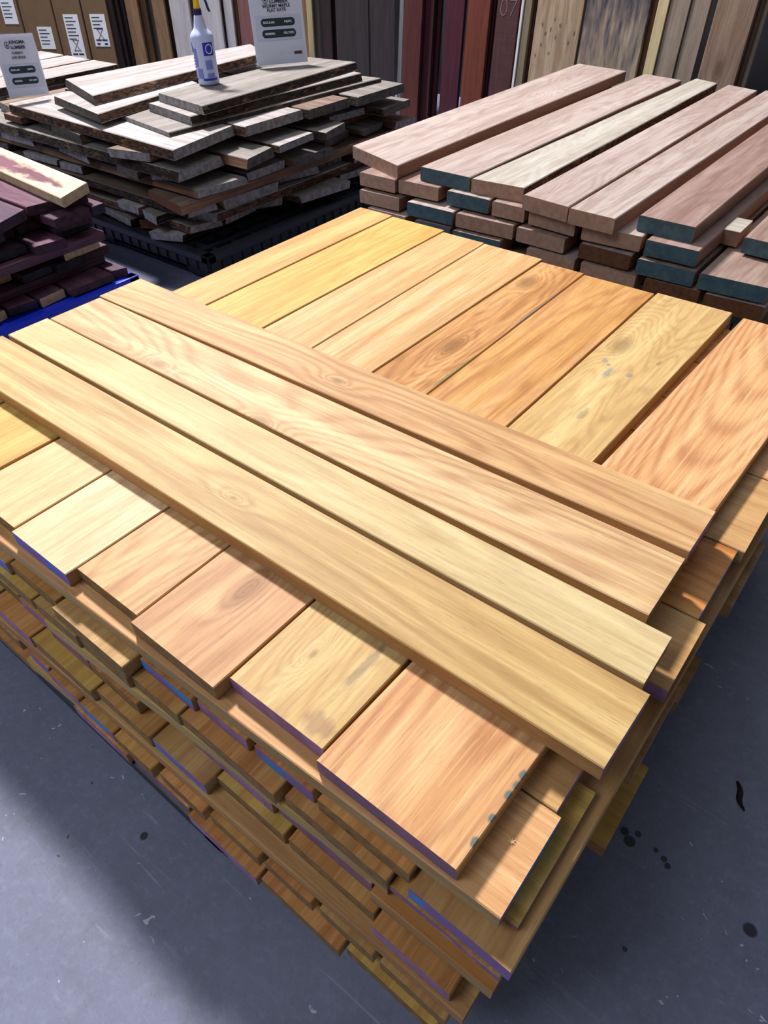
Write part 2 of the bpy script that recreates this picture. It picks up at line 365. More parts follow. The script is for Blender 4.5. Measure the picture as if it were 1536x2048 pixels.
W['l2c'] = wood('wood_tan_crosscut', (198, 154, 100), (164, 118, 70), (216, 176, 122), rings=5, contrast=.3, seed=70, vary=.05)
W['low'] = wood('wood_low_orange', (196, 142, 80), (158, 98, 48), (212, 164, 100), rings=6, contrast=.45, seed=75, vary=.12, flecks=.35)
W['lowy'] = wood('wood_low_yellow', (202, 164, 84), (164, 122, 56), (218, 184, 108), rings=6, contrast=.4, seed=80, vary=.08)
W['lowt'] = wood('wood_low_tan', (186, 146, 92), (150, 106, 62), (204, 168, 112), rings=6, contrast=.4, seed=85, vary=.1)
W['edge'] = wood('wood_sawn_edge', (180, 152, 108), (146, 116, 78), (198, 174, 128), rings=3, contrast=.3, seed=90, vary=.08)
W['edgb'] = wood('wood_sawn_edge_brown', (184, 142, 92), (148, 106, 64), (200, 162, 112), rings=3, contrast=.3, seed=93, vary=.08)
PILE = 'boards of the near yellow pile'
def near_board(key, quad, layer, label, ends=(E_BARE, E_BARE), edge=None, z=None, t=None, **kw):
    zt = ZT - layer * T if z is None else z
    o = board('lumber_board', quad, zt, (T - .0008) if t is None else t, (W[key], ends[0], ends[1], edge or W['edge']), **kw)
    return tag(o, label, 'board', PILE)
# layer 0: grain along x; quad near-left.. means start end at left (x min): left(+y), right(-y)
def A(x0, x1, y0, y1, y0b=None, y1b=None, x1b=None, x0b=None):
    """start end at x0, far end at x1; y0..y1 width; b values at the far end"""
    y0b = y0 if y0b is None else y0b; y1b = y1 if y1b is None else y1b
    return [(x0 if x0b is None else x0b, y1), (x0, y0), (x1, y0b), (x1 if x1b is None else x1b, y1b)]
def B(u0, u1, v0, v1, u0b=None, u1b=None, v0b=None):
    """near end at v0, far end at v1; u0..u1 width; b values at the far end"""
    u0b = u0 if u0b is None else u0b; u1b = u1 if u1b is None else u1b
    return [(u0, v0), (u1, v0 if v0b is None else v0b), (u1b, v1), (u0b, v1)]
near_board('t1', A(-1.645, 0.0, -.004, .133, 0.0, .134, x1b=.003), 0, 'long golden yellow board on top of the near pile, frontmost of four', (E_BARE, E_PURPLE), W['edgb'], rag=.001)
near_board('t2', A(-1.638, -.010, .143, .2515, .1435, .2425), 0, 'long pale yellow board on top, second of four from the front', (E_BARE, E_BARE), W['edge'])
near_board('t3', A(-1.630, -.052, .2535, .402, .2595, .404), 0, 'long pinkish beige board with swirling grain, third of the four on top', (E_BARE, E_BARE), W['edgb'])
near_board('t4', A(-1.640, -.052, .4065, .541, .4225, .543), 0, 'long tan board with reddish streaks, rearmost of the four on top', (E_BARE, E_PURPLE), W['edgb'])
# layer 1
L1 = [('b1', -1.565, -1.424, -.15, 1.402, None, None, 'tan orange board at the far left of the second layer', E_BARE, E_BARE),
      ('b2', -1.418, -1.205, -.17, 1.395, None, None, 'honey yellow board, second from the left in the second layer', E_BARE, E_BARE),
      ('b3', -1.197, -1.021, -.205, 1.380, -1.200, -1.043, 'peach board with a split and splintered patch on its near end', E_BARE, E_BARE),
      ('b4', -1.017, -.8475, -.213, 1.375, -1.040, -.838, 'peach board with a bright blue and purple painted near end', E_BLUE, E_BARE),
      ('b5', -.8445, -.6815, -.193, 1.355, -.832, -.6925, 'board with brown swirls and a grey-blue streak at its far half', E_BARE, E_BARE),
      ('b6', -.6790, -.4860, -.207, 1.347, -.690, -.4835, 'golden brown board with oval ring figure at its near end', E_BARE, E_BARE),
      ('b7', -.4815, -.3010, -.181, 1.357, -.479, -.280, 'blotchy yellow board with grey stains and a dark knot', E_PURPLE, E_BARE),
      ('b8', -.2980, -.0800, -.197, 1.345, -.250, -.034, 'wide orange board with arched grain at the right of the second layer', E_PURPLE_DK, E_BARE)]
for (k, u0, u1, v0, v1, u0b, u1b, lab, e0, e1) in L1:
    near_board(k, B(u0, u1, v0, v1, u0b, u1b), 1, lab, (e0, e1), W['edgb'], rag=(.0015 if k in ('b4', 'b7') else 0))
# layer 2: crosswise
L2 = [('l2', -.231, -.0535, -.018, E_PBLUE, 'orange tan crosswise board with blue painted right end at the near corner'),
      ('l2c', -.051, .075, -.026, E_PURPLE, 'dull brown crosswise board with purple end beside the top board'),
      ('l2c', .2015, .356, .017, E_BARE, 'tan crosswise board with a purple front edge under the top boards'),
      ('l2d', .359, .546, .004, E_PBLUE, 'crosswise board with dark orange stains at the right side'),
      ('l2c', .549, .770, .015, E_BARE, 'wide tan crosswise board jutting out at the right side'),
      ('l2', .774, .93, .01, E_BARE, 'crosswise board at the right side behind the wide tan one'),
      ('l2c', .934, 1.12, .005, E_BARE, 'crosswise tan board near the rear of the third layer, right side'),
      ('lowt', 1.124, 1.33, -.01, E_BARE, 'rearmost crosswise board of the third layer')]
for i, (k, y0, y1, xr, e, lab) in enumerate(L2):
    x0 = -1.57 + .012 * ((i * 7) % 3)
    yl = (-.245, -.0535) if i == 0 else (y0, y1)
    near_board(k, A(x0, xr, yl[0] if i == 0 else y0, y1, y0 if i else -.199, y1), 2, lab, (E_BARE, e), E_PURPLE if i == 2 else W['edge'])
near_board('lowt', A(-1.56, -.09, .080, .196), 2, 'crosswise board of the third layer hidden below the front top boards')
# lower layers whose board ends face the front
def ends_layer(layer, items, vback=1.36):
    n = 0
    for (u0, u1, v0, key, e, col) in items:
        n += 1
        lab = '%s, %s layer down, %s end from the left' % (col, ORD[layer], ORD[n - 1])
        near_board(key, B(u0 + .001, u1 - .001, v0, vback - .012 * ((n * 5 + layer) % 4)), layer, lab, (e, E_BARE), W['edgb'] if n % 2 else W['edge'])
def cross_layer(layer, front, items, fkey='edge', rest=True, wav=0):
    key, v0, v1, xl, xr, e, col = front
    near_board(key, A(xl, xr, v0[0], v1, v0[1], v1), layer, '%s along the front of the %s layer down' % (col, ORD[layer]), (E_BARE, e), W[fkey], wav=wav)
    n = 0
    for (y0, y1, xr, key, e, col) in items:
        n += 1
        near_board(key, A(-1.555, xr, y0, y1), layer, '%s in the %s layer down, %s behind its front one' % (col, ORD[layer], ORD[n - 1]), (E_BARE, e), W['edgb'])
ends_layer(3, [(-1.56, -1.38, -.24, 'low', E_PURPLE, 'orange board with purple end'), (-1.375, -1.20, -.25, 'low', E_BARE, 'orange board with bare end'),
               (-1.195, -1.028, -.245, 'lowt', E_BLUE, 'tan board with blue end'), (-1.025, -.876, -.239, 'low', E_BARE, 'orange board with bare sawn end'),
               (-.870, -.669, -.250, 'lowt', E_BARE, 'tan board jutting forward'), (-.664, -.537, -.222, 'low', E_PBLUE, 'board with purple and blue end'),
               (-.533, -.424, -.216, 'low', E_PURPLE, 'narrow board with purple end'), (-.411, -.297, -.214, 'low', E_PBLUE, 'board with bright blue end'),
               (-.288, -.133, -.216, 'low', E_BARE, 'orange board with brown end')])
near_board('lowy', A(-.128, 0.0, -.184, .020), 3, 'short yellow offcut with a purple right end near the front corner', (E_BARE, E_PURPLE), E_PURPLE_DK, z=ZT - 3 * T, t=.013)
near_board('lowt', B(-.129, .017, -.224, 1.36, None, .030), 3, 'tan board with blue and purple end at the near corner', (E_PBLUE, E_BARE), W['edge'], z=ZT - 3 * T - .0145, t=.032)
ends_layer(4, [(-1.50, -1.30, -.25, 'low', E_BARE, 'orange board'), (-1.295, -1.12, -.255, 'lowt', E_PURPLE, 'tan board with purple end'), (-1.115, -.948, -.255, 'lowy', E_BARE, 'yellow board'),
               (-.945, -.81, -.254, 'lowt', E_BARE, 'olive board with knotted end'), (-.805, -.675, -.250, 'low', E_BARE, 'orange board'), (-.672, -.556, -.243, 'low', E_BARE, 'brown orange board'),
               (-.553, -.35, -.240, 'low', E_BARE, 'brown board with a cream weathered end'), (-.339, -.157, -.231, 'low', E_BARE, 'rust orange board with grey end')])
near_board('low', B(-.156, .008, -.2275, 1.34), 4, 'thin board with salmon and purple worn end at the near corner', (E_SALMON, E_BARE), W['edge'], z=ZT - 4 * T - .0155, t=.0158)
cross_layer(5, ('lowy', (-.258, -.226), -.10, -.92, -.161, E_BARE, 'long splintered cream board'),
            [(-.09, .10, .015, 'low', E_PURPLE, 'tan board with purple right end'), (.11, .30, .027, 'lowt', E_PURPLE, 'board with purple right end'), (.31, .50, .02, 'low', E_BARE, 'orange board'),
             (.51, .71, .036, 'lowt', E_BLUE, 'board with blue tinted right end'), (.72, .92, .02, 'low', E_BARE, 'tan board'), (.93, 1.12, .01, 'low', E_BARE, 'orange board'), (1.13, 1.33, .0, 'lowt', E_BARE, 'tan board')], wav=.003)
near_board('low', A(-.155, .005, -.214, -.10), 5, 'short board filling the front corner of the fifth layer', (E_BARE, E_BARE))
ends_layer(6, [(-1.55, -1.36, -.26, 'low', E_BARE, 'orange board'), (-1.355, -1.2, -.26, 'lowt', E_BARE, 'tan board'), (-1.195, -1.045, -.25, 'lowy', E_BARE, 'yellow board'), (-1.042, -.933, -.252, 'low', E_PURPLE, 'board with purple end'),
               (-.930, -.807, -.256, 'low', E_PURPLE_DK, 'orange board with dull purple end'), (-.805, -.667, -.256, 'low', E_BARE, 'bright orange board'),
               (-.55, -.37, -.236, 'lowy', E_PURPLE, 'yellow board with purple end'), (-.366, -.185, -.230, 'lowt', E_PURPLE_DK, 'tan board with purple cracked end')])
near_board('low', A(-.182, .006, -.238, -.115, -.234, -.115), 6, 'short splintered orange board jutting at the near corner, sixth layer', (E_BARE, E_BARE), W['edge'], wav=.002)
near_board('low', A(-.182, .010, -.11, .40), 6, 'board behind the short splintered one at the near corner')
ends_layer(7, [(-1.55, -1.30, -.28, 'low', E_BARE, 'orange board'), (-1.295, -1.12, -.285, 'lowt', E_BARE, 'tan board'), (-1.115, -.968, -.285, 'low', E_PURPLE, 'board with purple end'), (-.965, -.775, -.283, 'lowy', E_BARE, 'yellow board with grey end'),
               (-.772, -.622, -.274, 'low', E_BARE, 'rust orange board with weathered edge'), (-.618, -.487, -.272, 'lowt', E_PBLUE, 'dusty board with blue purple end'),
               (-.484, -.337, -.25, 'lowy', E_BARE, 'mustard yellow board'), (-.330, -.167, -.249, 'low', E_BARE, 'orange tan board'), (-.164, -.035, -.261, 'low', E_PURPLE, 'brown orange board with purple end')])
near_board('lowy', B(-.03, .0, -.20, 1.3), 7, 'narrow yellow board at the right of the seventh layer')
cross_layer(8, ('lowt', (-.294, -.265), -.12, -1.25, -.011, E_BARE, 'long tan board with a rounded edge'),
            [(-.115, .025, -.02, 'lowt', E_BARE, 'tan board'), (.037, .197, .039, 'lowy', E_BARE, 'yellow board jutting rightward'), (.21, .33, .0, 'low', E_BARE, 'orange board'), (.34, .455, .031, 'lowt', E_BARE, 'tan board with brown right end'),
             (.47, .66, .01, 'low', E_BARE, 'orange board'), (.67, .86, .0, 'low', E_BARE, 'tan board'), (.87, 1.1, .0, 'lowt', E_BARE, 'yellowish board'), (1.11, 1.33, 0, 'low', E_BARE, 'orange board')], fkey='edgb')
ends_layer(9, [(-1.5, -1.27, -.29, 'low', E_BARE, 'orange board'), (-1.26, -1.04, -.292, 'low', E_BARE, 'tan orange board'), (-1.008, -.935, -.292, 'low', E_BLUE, 'narrow board with blue end'), (-.930, -.829, -.295, 'low', E_PURPLE, 'board with purple blue end'),
               (-.825, -.722, -.297, 'low', E_PBLUE, 'orange board with blue violet end'), (-.719, -.613, -.297, 'low', E_BARE, 'orange board'), (-.600, -.489, -.291, 'low', E_BARE, 'rust board with cracks'),
               (-.480, -.368, -.285, 'low', E_BARE, 'orange tan board'), (-.358, -.261, -.281, 'low', E_BARE, 'tan board'), (-.250, -.149, -.277, 'lowt', E_BARE, 'tan board'), (-.140, -.029, -.275, 'lowt', E_BARE, 'greenish tan board')])
cross_layer(10, ('lowy', (-.300, -.262), -.11, -1.02, -.04, E_BARE, 'thin edged yellow board'),
            [(-.10, .06, -.03, 'low', E_BARE, 'orange board'), (.07, .24, .0, 'low', E_BARE, 'tan board'), (.25, .45, .0, 'low', E_BARE, 'orange board'), (.46, .66, .0, 'lowt', E_BARE, 'tan board'), (.67, .95, .0, 'low', E_BARE, 'orange board'), (.96, 1.3, .0, 'lowt', E_BARE, 'yellow board')])
ends_layer(11, [(-1.45, -1.2, -.295, 'low', E_BARE, 'orange board'), (-1.195, -1.02, -.297, 'low', E_BARE, 'pale orange board'), (-.88, -.71, -.297, 'low', E_PURPLE, 'board with purple end'), (-.705, -.545, -.29, 'low', E_PURPLE_DK, 'board with dull purple end'),
                (-.540, -.373, -.297, 'low', E_PURPLE, 'orange board with purple end'), (-.369, -.205, -.291, 'low', E_BARE, 'cracked orange board'), (-.200, -.04, -.28, 'lowy', E_BARE, 'yellow orange board')])

# ================================================================== RIGHT PINKISH PILE
WP = wood('wood_pinkish_grey', (180, 164, 158), (144, 118, 108), (200, 186, 180), rings=9, contrast=.42, warp=1.0, seed=4, vary=.06, xs=1.2, ys=6)
WPb = wood('wood_pinkish_brown', (158, 132, 122), (122, 92, 80), (178, 154, 144), rings=7, contrast=.4, seed=9, vary=.08)
WPp = wood('wood_pale_greenish', (184, 178, 168), (152, 138, 124), (204, 200, 192), rings=8, contrast=.35, warp=.9, seed=14, vary=.03)
WPo = wood('wood_sawn_side_pink', (150, 116, 98), (116, 84, 68), rings=3, contrast=.3, seed=22, vary=.06)
RT = .047; RZ = [.55, .502, .446, .392, .340, .288, .236, .184]
RG = 'boards of the pinkish pile on the right'
def rboard(pl, pr, z, L, mat, e0, label, e1=E_PINKW, dfar=(0, 0), wav=0, t=RT, edge=None):
    a = at(*pl, z); b = at(*pr, z)
    vb = max(a.y, b.y) + L
    o = board('lumber_board', [(a.x, a.y), (b.x, b.y), (b.x + dfar[1], vb - .05), (a.x + dfar[0], vb)], z, t, (mat, e0, e1, edge or WPo), wav=wav, chamfer=.003)
    return tag(o, label, 'board', RG)
rboard((705, 291), (795, 331), .55, 1.93, WP, E_PINKW, 'pinkish board with a knot, leftmost on top of the right pile', E_GREEN, (0, .0))
rboard((841, 333), (940, 355), .55, 1.93, WP, E_GREEN, 'pinkish board with slate painted near end, second from left on the right pile', dfar=(.03, .03))
rboard((944, 357), (1048, 376), .55, 1.95, WPp, E_PINKW, 'pale board with a broken bark edge, third from left on the right pile', E_GREEN, (.06, -.01), wav=.004, edge=BARK)
rboard((1047, 389), (1137, 414), .55, 1.95, WP, E_PINKW, 'greyish pink board, fourth from left on the right pile', dfar=(.012, -.008))
rboard((1139, 416), (1231, 438), .55, 1.95, WP, E_PINKW, 'pale pink board with small dark knots, fifth from left on the right pile', dfar=(.014, .014))
rboard((1279, 430), (1392, 455), .55, 1.95, WPb, E_GREEN, 'pinkish brown board with slate painted end, sixth from left on the right pile')
def rrow(k, items, L=1.9):
    z = RZ[k]
    for i, (pl, pr, e) in enumerate(items):
        rboard(pl, pr, z, L, WPb if (i + k) % 3 else WP, e, 'pinkish board, %s end, right pile, %s row down, %s from left' % ({E_GREEN: 'slate painted', E_PINKW: 'bare', E_BROWN: 'brown'}[e], ORD[k], ORD[i]), t=RT)
rrow(1, [((719, 344), (790, 360), E_PINKW), ((797, 359), (877, 376), E_PINKW), ((894, 381), (978, 400), E_GREEN), ((985, 402), (1050, 417), E_PINKW), ((1059, 419), (1152, 444), E_PINKW), ((1166, 449), (1285, 474), E_PINKW), ((1293, 479), (1399, 503), E_GREEN), ((1490, 474), (1600, 500), E_GREEN)])
rrow(2, [((719, 379), (798, 397), E_PINKW), ((814, 403), (905, 425), E_GREEN), ((912, 426), (1027, 452), E_PINKW), ((1034, 454), (1130, 479), E_PINKW), ((1160, 486), (1262, 512), E_BROWN), ((1276, 517), (1391, 544), E_GREEN), ((1400, 546), (1540, 577), E_GREEN)])
rrow(3, [((735, 415), (810, 434), E_PINKW), ((830, 440), (900, 456), E_GREEN), ((905, 460), (1000, 483), E_GREEN), ((1054, 495), (1150, 519), E_PINKW), ((1163, 523), (1272, 553), E_PINKW), ((1290, 556), (1400, 583), E_BROWN), ((1410, 587), (1530, 615), E_BROWN)])
rrow(4, [((900, 490), (980, 509), E_GREEN), ((990, 515), (1080, 538), E_PINKW), ((1100, 545), (1190, 565), E_PINKW), ((1266, 566), (1318, 579), E_GREEN), ((1322, 580), (1386, 596), E_GREEN), ((1390, 597), (1516, 626), E_GREEN)])
for k in (5, 6, 7):
    z = RZ[k]; x = -1.66; i = 0
    while x < .1:
        w = random.Random(k * 31 + i).uniform(.18, .24)
        o = board('lumber_board', B(x, x + w, 1.72 + .02 * (i % 3), 3.55), z, RT, (WPb, E_GREEN if (i + k) % 2 else E_PINKW, E_PINKW, WPo), chamfer=.003)
        tag(o, 'pinkish board low in the right pile, %s layer down, %s from the left' % (ORD[k], ORD[i]), 'board', RG)
        x += w + .012; i += 1
a = at(1424, 452, .502); b = at(1484, 462, .502)
o = board('lumber_board', [(a.x + .035, a.y + .12), (a.x + .035, a.y), (b.x, a.y), (b.x, a.y + .12)], .502, .047, (WPp, E_PINKW, E_PINKW, WPo)); tag(o, 'short pale cross block near the right edge of the right pile', 'board', RG)

# ================================================================== LIVE-EDGE SLAB PILE (middle left)
M_WHITE = wood('slab_pale', (166, 160, 161), (126, 112, 104), (194, 191, 195), rings=6, contrast=.45, warp=1.0, seed=1, vary=.04, patch=((150, 134, 126), .5, .52))
M_GREY = wood('slab_weathered_grey', (136, 130, 126), (100, 92, 86), (160, 154, 150), rings=6, contrast=.35, warp=1.0, seed=6, vary=.08, patch=((96, 90, 84), .5, .5))
M_BRN = wood('slab_grey_brown', (126, 106, 94), (88, 68, 56), (150, 132, 120), rings=6, contrast=.4, warp=.9, seed=12, vary=.1, patch=((84, 66, 54), .5, .52))
M_SIDE = wood('slab_side_brown', (138, 102, 76), (84, 62, 50), (170, 134, 104), rings=4, contrast=.5, seed=18, vary=.1, patch=((70, 58, 52), .7, .5))
MG = 'live-edge slabs of the middle left pile'
def slab(name, quad, z, t, mat, e0, e1, edge, label, slope=.012, wav=.012, seed=0, group=MG):
    o = board('live_edge_board', quad, z, t, (mat, e0, e1, edge), wav=wav, slope=slope, chamfer=.003, seed=seed, live=True)
    return tag(o, label, 'slab', group)
def qat(ps, z): return [tuple(at(*p, z))[:2] for p in ps]
slab('s', qat([(317, 186), (403, 212), (712, 124), (615, 114)], .632), .632, .034, M_GREY, E_GREY, E_GREY, BARK_DK, 'weathered grey slab carrying the spray bottle and the price sign', .010, .004, 1)
slab('s', qat([(297, 206), (380, 233), (722, 146), (640, 128)], .597), .597, .034, M_WHITE, E_GREY, E_GREY, BARK_DK, 'grey slab with a pale near end directly under the bottle slab', .008, .006, 2)
slab('s', [(-3.06, 1.512), (-2.64, 1.445), (-2.56, 2.76), (-2.98, 2.72)], .5625, .018, M_GREY, E_GREY, E_GREY, BARK_DK, 'thin dark grey slab with pointed near end resting on the wide pale slab', .006, .008, 3)
slab('s', qat([(130, 158), (185, 191), (530, 105), (500, 88)], .640), .640, .038, M_WHITE, E_GREYB, E_GREY, BARK, 'bleached white slab with brown bark edge lying left of the spray bottle', .014, .006, 4)
slab('s', qat([(108, 192), (195, 228), (395, 166), (330, 140)], .601), .601, .036, M_WHITE, E_GREYB, E_GREY, BARK, 'pale slab with square cut near end under the bleached white one', .010, .006, 5)
slab('s', [(-3.82, 1.72), (-3.82, 1.385), (-2.478, 1.332), (-2.56, 1.725)], .5440, .040, M_WHITE, E_GREYB, E_GREY, BARK, 'widest pale slab jutting forward over the near corner of the slab pile', .006, .005, 6)
slab('s', [(-3.9, 2.12), (-3.9, 1.75), (-2.50, 1.745), (-2.50, 2.1)], .5440, .040, M_WHITE, E_GREYB, E_GREY, BARK, 'pale slab behind the widest one in the slab pile', .006, .004, 7)
slab('s', [(-3.9, 2.5), (-3.9, 2.14), (-2.47, 2.12), (-2.47, 2.40)], .5440, .040, M_BRN, E_GREYB, E_GREYB, BARK_DK, 'grey brown slab at the rear top of the slab pile', .006, .004, 8)
slab('s', [(-3.9, 2.85), (-3.9, 2.52), (-2.44, 2.44), (-2.44, 2.80)], .5440, .040, M_GREY, E_GREYB, E_GREYB, BARK_DK, 'rearmost grey slab at the top of the slab pile', .006, .004, 9)
rnd = random.Random(5)
tops = [M_GREY, M_BRN, M_GREY, M_WHITE, M_BRN]
tname = {M_GREY: 'grey', M_BRN: 'grey brown', M_WHITE: 'pale'}
z = .5025; lay = 1
while z > .165:
    t = .040; i = 0
    if lay % 2:      # along v: ends face the front-left side
        x = -4.12
        while x < -2.62:
            w = rnd.choice((.16, .2, .26, .32)); w = min(w, -2.44 - x)
            if w < .1: break
            v0 = 1.40 + rnd.uniform(-.09, .07) + (.0 if x > -3.4 else .03); v1 = 2.84 + rnd.uniform(-.12, .1)
            m = rnd.choice(tops); e = rnd.choice((E_GREY, E_GREYB, E_GREY, E_BROWN))
            sk = rnd.uniform(-.03, .03)
            slab('s', [(x, v0 + sk), (x + w - .034, v0 - sk), (x + w - .034, v1), (x, v1)], z, t - rnd.choice((0, .006, .012)), m, e, E_GREY, rnd.choice((BARK, BARK_DK, M_SIDE)),
                 '%s slab, end forward, %s layer down in slab pile, %s from left' % (tname[m], ORD[lay], ORD[i]), rnd.choice((.003, .013, -.006)), .004, lay * 20 + i)
            x += w; i += 1
    else:            # along u: ends face right
        y = 1.40 + rnd.uniform(-.06, .02)
        while y < 2.8:
            w = rnd.choice((.17, .22, .28, .36)); w = min(w, 2.90 - y)
            if w < .1: break
            x0 = -4.1 + rnd.uniform(-.08, .1); x1 = -2.46 + rnd.uniform(-.09, .07)
            m = rnd.choice(tops); e = rnd.choice((E_GREY, E_GREY, E_GREYB, E_GREY))
            sk = rnd.uniform(-.03, .03)
            slab('s', [(x0, y + w - .034), (x0, y), (x1 + sk, y), (x1 - sk, y + w - .034)], z, t - rnd.choice((0, .006, .01)), m, E_GREY, e, rnd.choice((BARK, BARK_DK, M_SIDE)),
                 '%s slab, end rightward, %s layer down in slab pile, %s from front' % (tname[m], ORD[lay], ORD[i]), rnd.choice((.003, .012, -.007)), .004, lay * 20 + i)
            y += w; i += 1
    z -= .0415; lay += 1
z_last = z

# ================================================================== FAR LEFT SLAB PILE
FG = 'slabs of the far left pile'
rnd = random.Random(9)
z = .535; lay = 0
while z > .165:
    n = 0
    if lay % 2:
        y = 1.50
        while y < 2.1:
            w = rnd.uniform(.2, .34); x1 = -4.28 + rnd.uniform(-.12, .04); m = rnd.choice((M_WHITE, M_BRN, M_GREY))
            slab('s', [(-5.7, y + w - .02), (-5.7, y), (x1, y), (x1, y + w - .02)], z, .042, m, E_GREY, E_GREY, rnd.choice((BARK, M_SIDE)), '%s slab, end rightward, %s layer down in far left pile, %s from front' % (tname[m], ORD[lay], ORD[n]), .006, .006, 300 + lay * 12 + n, FG)
            y += w; n += 1
    else:
        x = -5.7
        while x < -4.4:
            w = rnd.uniform(.24, .38); w = min(w, -4.24 - x); m = M_WHITE if lay == 0 else rnd.choice((M_WHITE, M_BRN, M_GREY))
            slab('s', [(x, 1.45 + rnd.uniform(-.05, .05)), (x + w - .02, 1.47), (x + w - .03, 2.34), (x + .01, 2.34)], z, .042, m, E_GREY, E_GREY, rnd.choice((BARK, BARK_DK)), '%s slab, end forward, %s layer down in far left pile, %s from left' % (tname[m], ORD[lay], ORD[n]), .008, .008, 400 + lay * 12 + n, FG)
            x += w; n += 1
    z -= .0525 if lay % 3 == 0 else .0435
    lay += 1

# ================================================================== DARK PURPLE PILE ON THE BLUE PALLET
P_DK = wood('purple_wood_dark', (84, 58, 76), (54, 36, 50), (108, 78, 98), rings=7, contrast=.45, warp=.9, seed=2, vary=.16, patch=((116, 84, 106), .5, .55))
P_MD = wood('purple_wood_mid', (104, 68, 86), (72, 44, 60), (132, 92, 110), rings=7, contrast=.45, warp=.9, seed=6, vary=.14)
P_CR = wood('purple_and_cream_wood', (216, 196, 164), (196, 172, 138), (228, 212, 184), rings=5, contrast=.25, seed=8, vary=0,
            stains=((.0, -.02, .52, .060, (112, 66, 84), .97), (.36, -.012, .22, .030, (104, 58, 74), .97)), sf=(9.0, 26.0, 9.0))
E_PD = speckle('purple_end_grain', (70, 48, 62), (50, 34, 46), 40, .4, .65)
E_CR = speckle('cream_end_grain', (196, 176, 142), (168, 144, 110), 50, .35, .7)
PG = 'purple boards on the blue pallet'
def pboard(quad, z, t, m, e, label, edge=None, wav=.002):
    o = board('lumber_board', quad, z, t, (m, E_PD, e, edge or P_DK), wav=wav, chamfer=.003, seed=int(abs(quad[1][1]) * 1000))
    return tag(o, label, 'board', PG)
rnd = random.Random(21)
z = .4308; lay = 1
while z > .18:
    n = 0; t = .034
    if lay in (4, 7):
        x = -3.86
        while x < -2.6:
            w = rnd.uniform(.15, .24); w = min(w, -2.52 - x)
            if w < .06: break
            pboard([(x, .04 + rnd.uniform(-.04, .04)), (x + w - .01, .04), (x + w - .01, .96 + rnd.uniform(-.05, .03)), (x, .96)], z, t, rnd.choice((P_DK, P_MD)), E_BLACKW, 'dark purple board laid across, %s layer on blue pallet, %s from left' % (ORD[lay], ORD[n]))
            x += w; n += 1
    else:
        y = .02
        while y < .96:
            w = rnd.uniform(.10, .2); w = min(w, 1.0 - y)
            if w < .05: break
            x1 = (-2.50 + rnd.uniform(-.03, .03)) if lay > 6 else (-2.56 + rnd.uniform(-.10, .07))
            e = rnd.choice((E_PD, E_PD, E_BLACKW, E_BLACKW, E_CR if lay > 4 else E_PD))
            m = rnd.choice((P_DK, P_DK, P_MD))
            pboard([(-3.85, y + w - .01), (-3.85, y), (x1, y), (x1 - rnd.uniform(-.02, .02), y + w - .01)], z, t - rnd.choice((0, 0, .006)), m, e,
                   'purple board, end rightward, %s layer on blue pallet, %s from front' % (ORD[lay], ORD[n]))
            y += w; n += 1
    z -= .0352; lay += 1
ztp = .4308 + .0352
tq = qat([(0, 357), (128, 416), (180, 384), (40, 330)], ztp + .001)
a, b, c_, d_ = [Vector(p) for p in tq]
dirn = (b - a).normalized()
nl = b - dirn * 1.25; nl2 = c_ - dirn * 1.25
pboard([tuple(nl2), tuple(nl), tuple(b), tuple(c_)], ztp + .036, .036, P_CR, E_CR, 'cream board with a purple heartwood patch on top of the dark purple pile', E_CR, wav=0)
q = qat([(70, 412), (5, 447)], ztp)
pboard([(-3.7, .72), (-3.7, .56), (q[1][0], .56), (q[0][0], .72)], ztp, .034, P_DK, E_PD, 'broad dark purple board on top, in front of the cream one')
pboard([(-3.7, .96), (-3.7, .735), (-2.60, .735), (-2.56, .96)], ztp, .034, P_MD, E_PD, 'mid purple board directly under the cream one')
pboard([(-3.7, .54), (-3.7, .38), (-2.56, .38), (-2.60, .54)], ztp, .034, P_DK, E_PD, 'dark purple board at the front of the top layer')

# ================================================================== STANDING BOARDS AND CARTONS ALONG THE WALLS
def hit(px, py, P0, N):
    d = (px - 768) * CX + (py - 1024) * CY + FPX * CF
    return CAM + d * ((P0 - CAM).dot(N) / d.dot(N))
def standing(x0, x1, mat, label, row='L', depth=0.0, h=2.3, t=.028, lean=4.5, side=None, name='standing_board', cat='board', group='boards standing against the walls', ends=None, twist=0):
    if row == 'L': P0, N, ang = LP + LN * depth, LN, LA
    else: P0, N, ang = Vector((0, 4.12 + depth, 0)), Vector((0, 1, 0)), 0.0
    y0 = 60
    a = hit(x0, y0, P0, N); b = hit(x1, y0, P0, N)
    w = (b - a).length; c = (a + b) / 2
    lr = math.radians(lean)
    o = board(name, [(-h / 2, w / 2), (-h / 2, -w / 2), (h / 2, -w / 2), (h / 2, w / 2)], 0, t, (mat, side or mat, side or mat, side or mat), chamfer=.002)
    # local: x grain -> up, y width -> along the wall, z thickness (top face) -> toward the room
    xa = Vector((0, 0, math.cos(lr))) + N * math.sin(lr)
    wall = Vector((math.cos(ang), math.sin(ang), 0))
    za = wall.cross(xa) * 1.0
    if za.dot(N) > 0: za = -za
    ya = za.cross(xa)
    M = Matrix((xa, ya, za)).transposed().to_4x4()
    foot = Vector((c.x, c.y, 0)) - N * (c.z * math.tan(lr))
    ctr = foot + xa * (h / 2) + Vector((0, 0, t * math.sin(lr) + .0005))
    M.translation = ctr
    o.matrix_world = M
    return tag(o, label, cat, group)
S = {}  # standing board tones are darkened to include the dim light at the walls
def sm(key, base, dark, **kw):
    S[key] = wood('standing_' + key, base, dark, rings=5, contrast=.35, seed=len(S) * 3.1, vary=.03, **kw); return S[key]
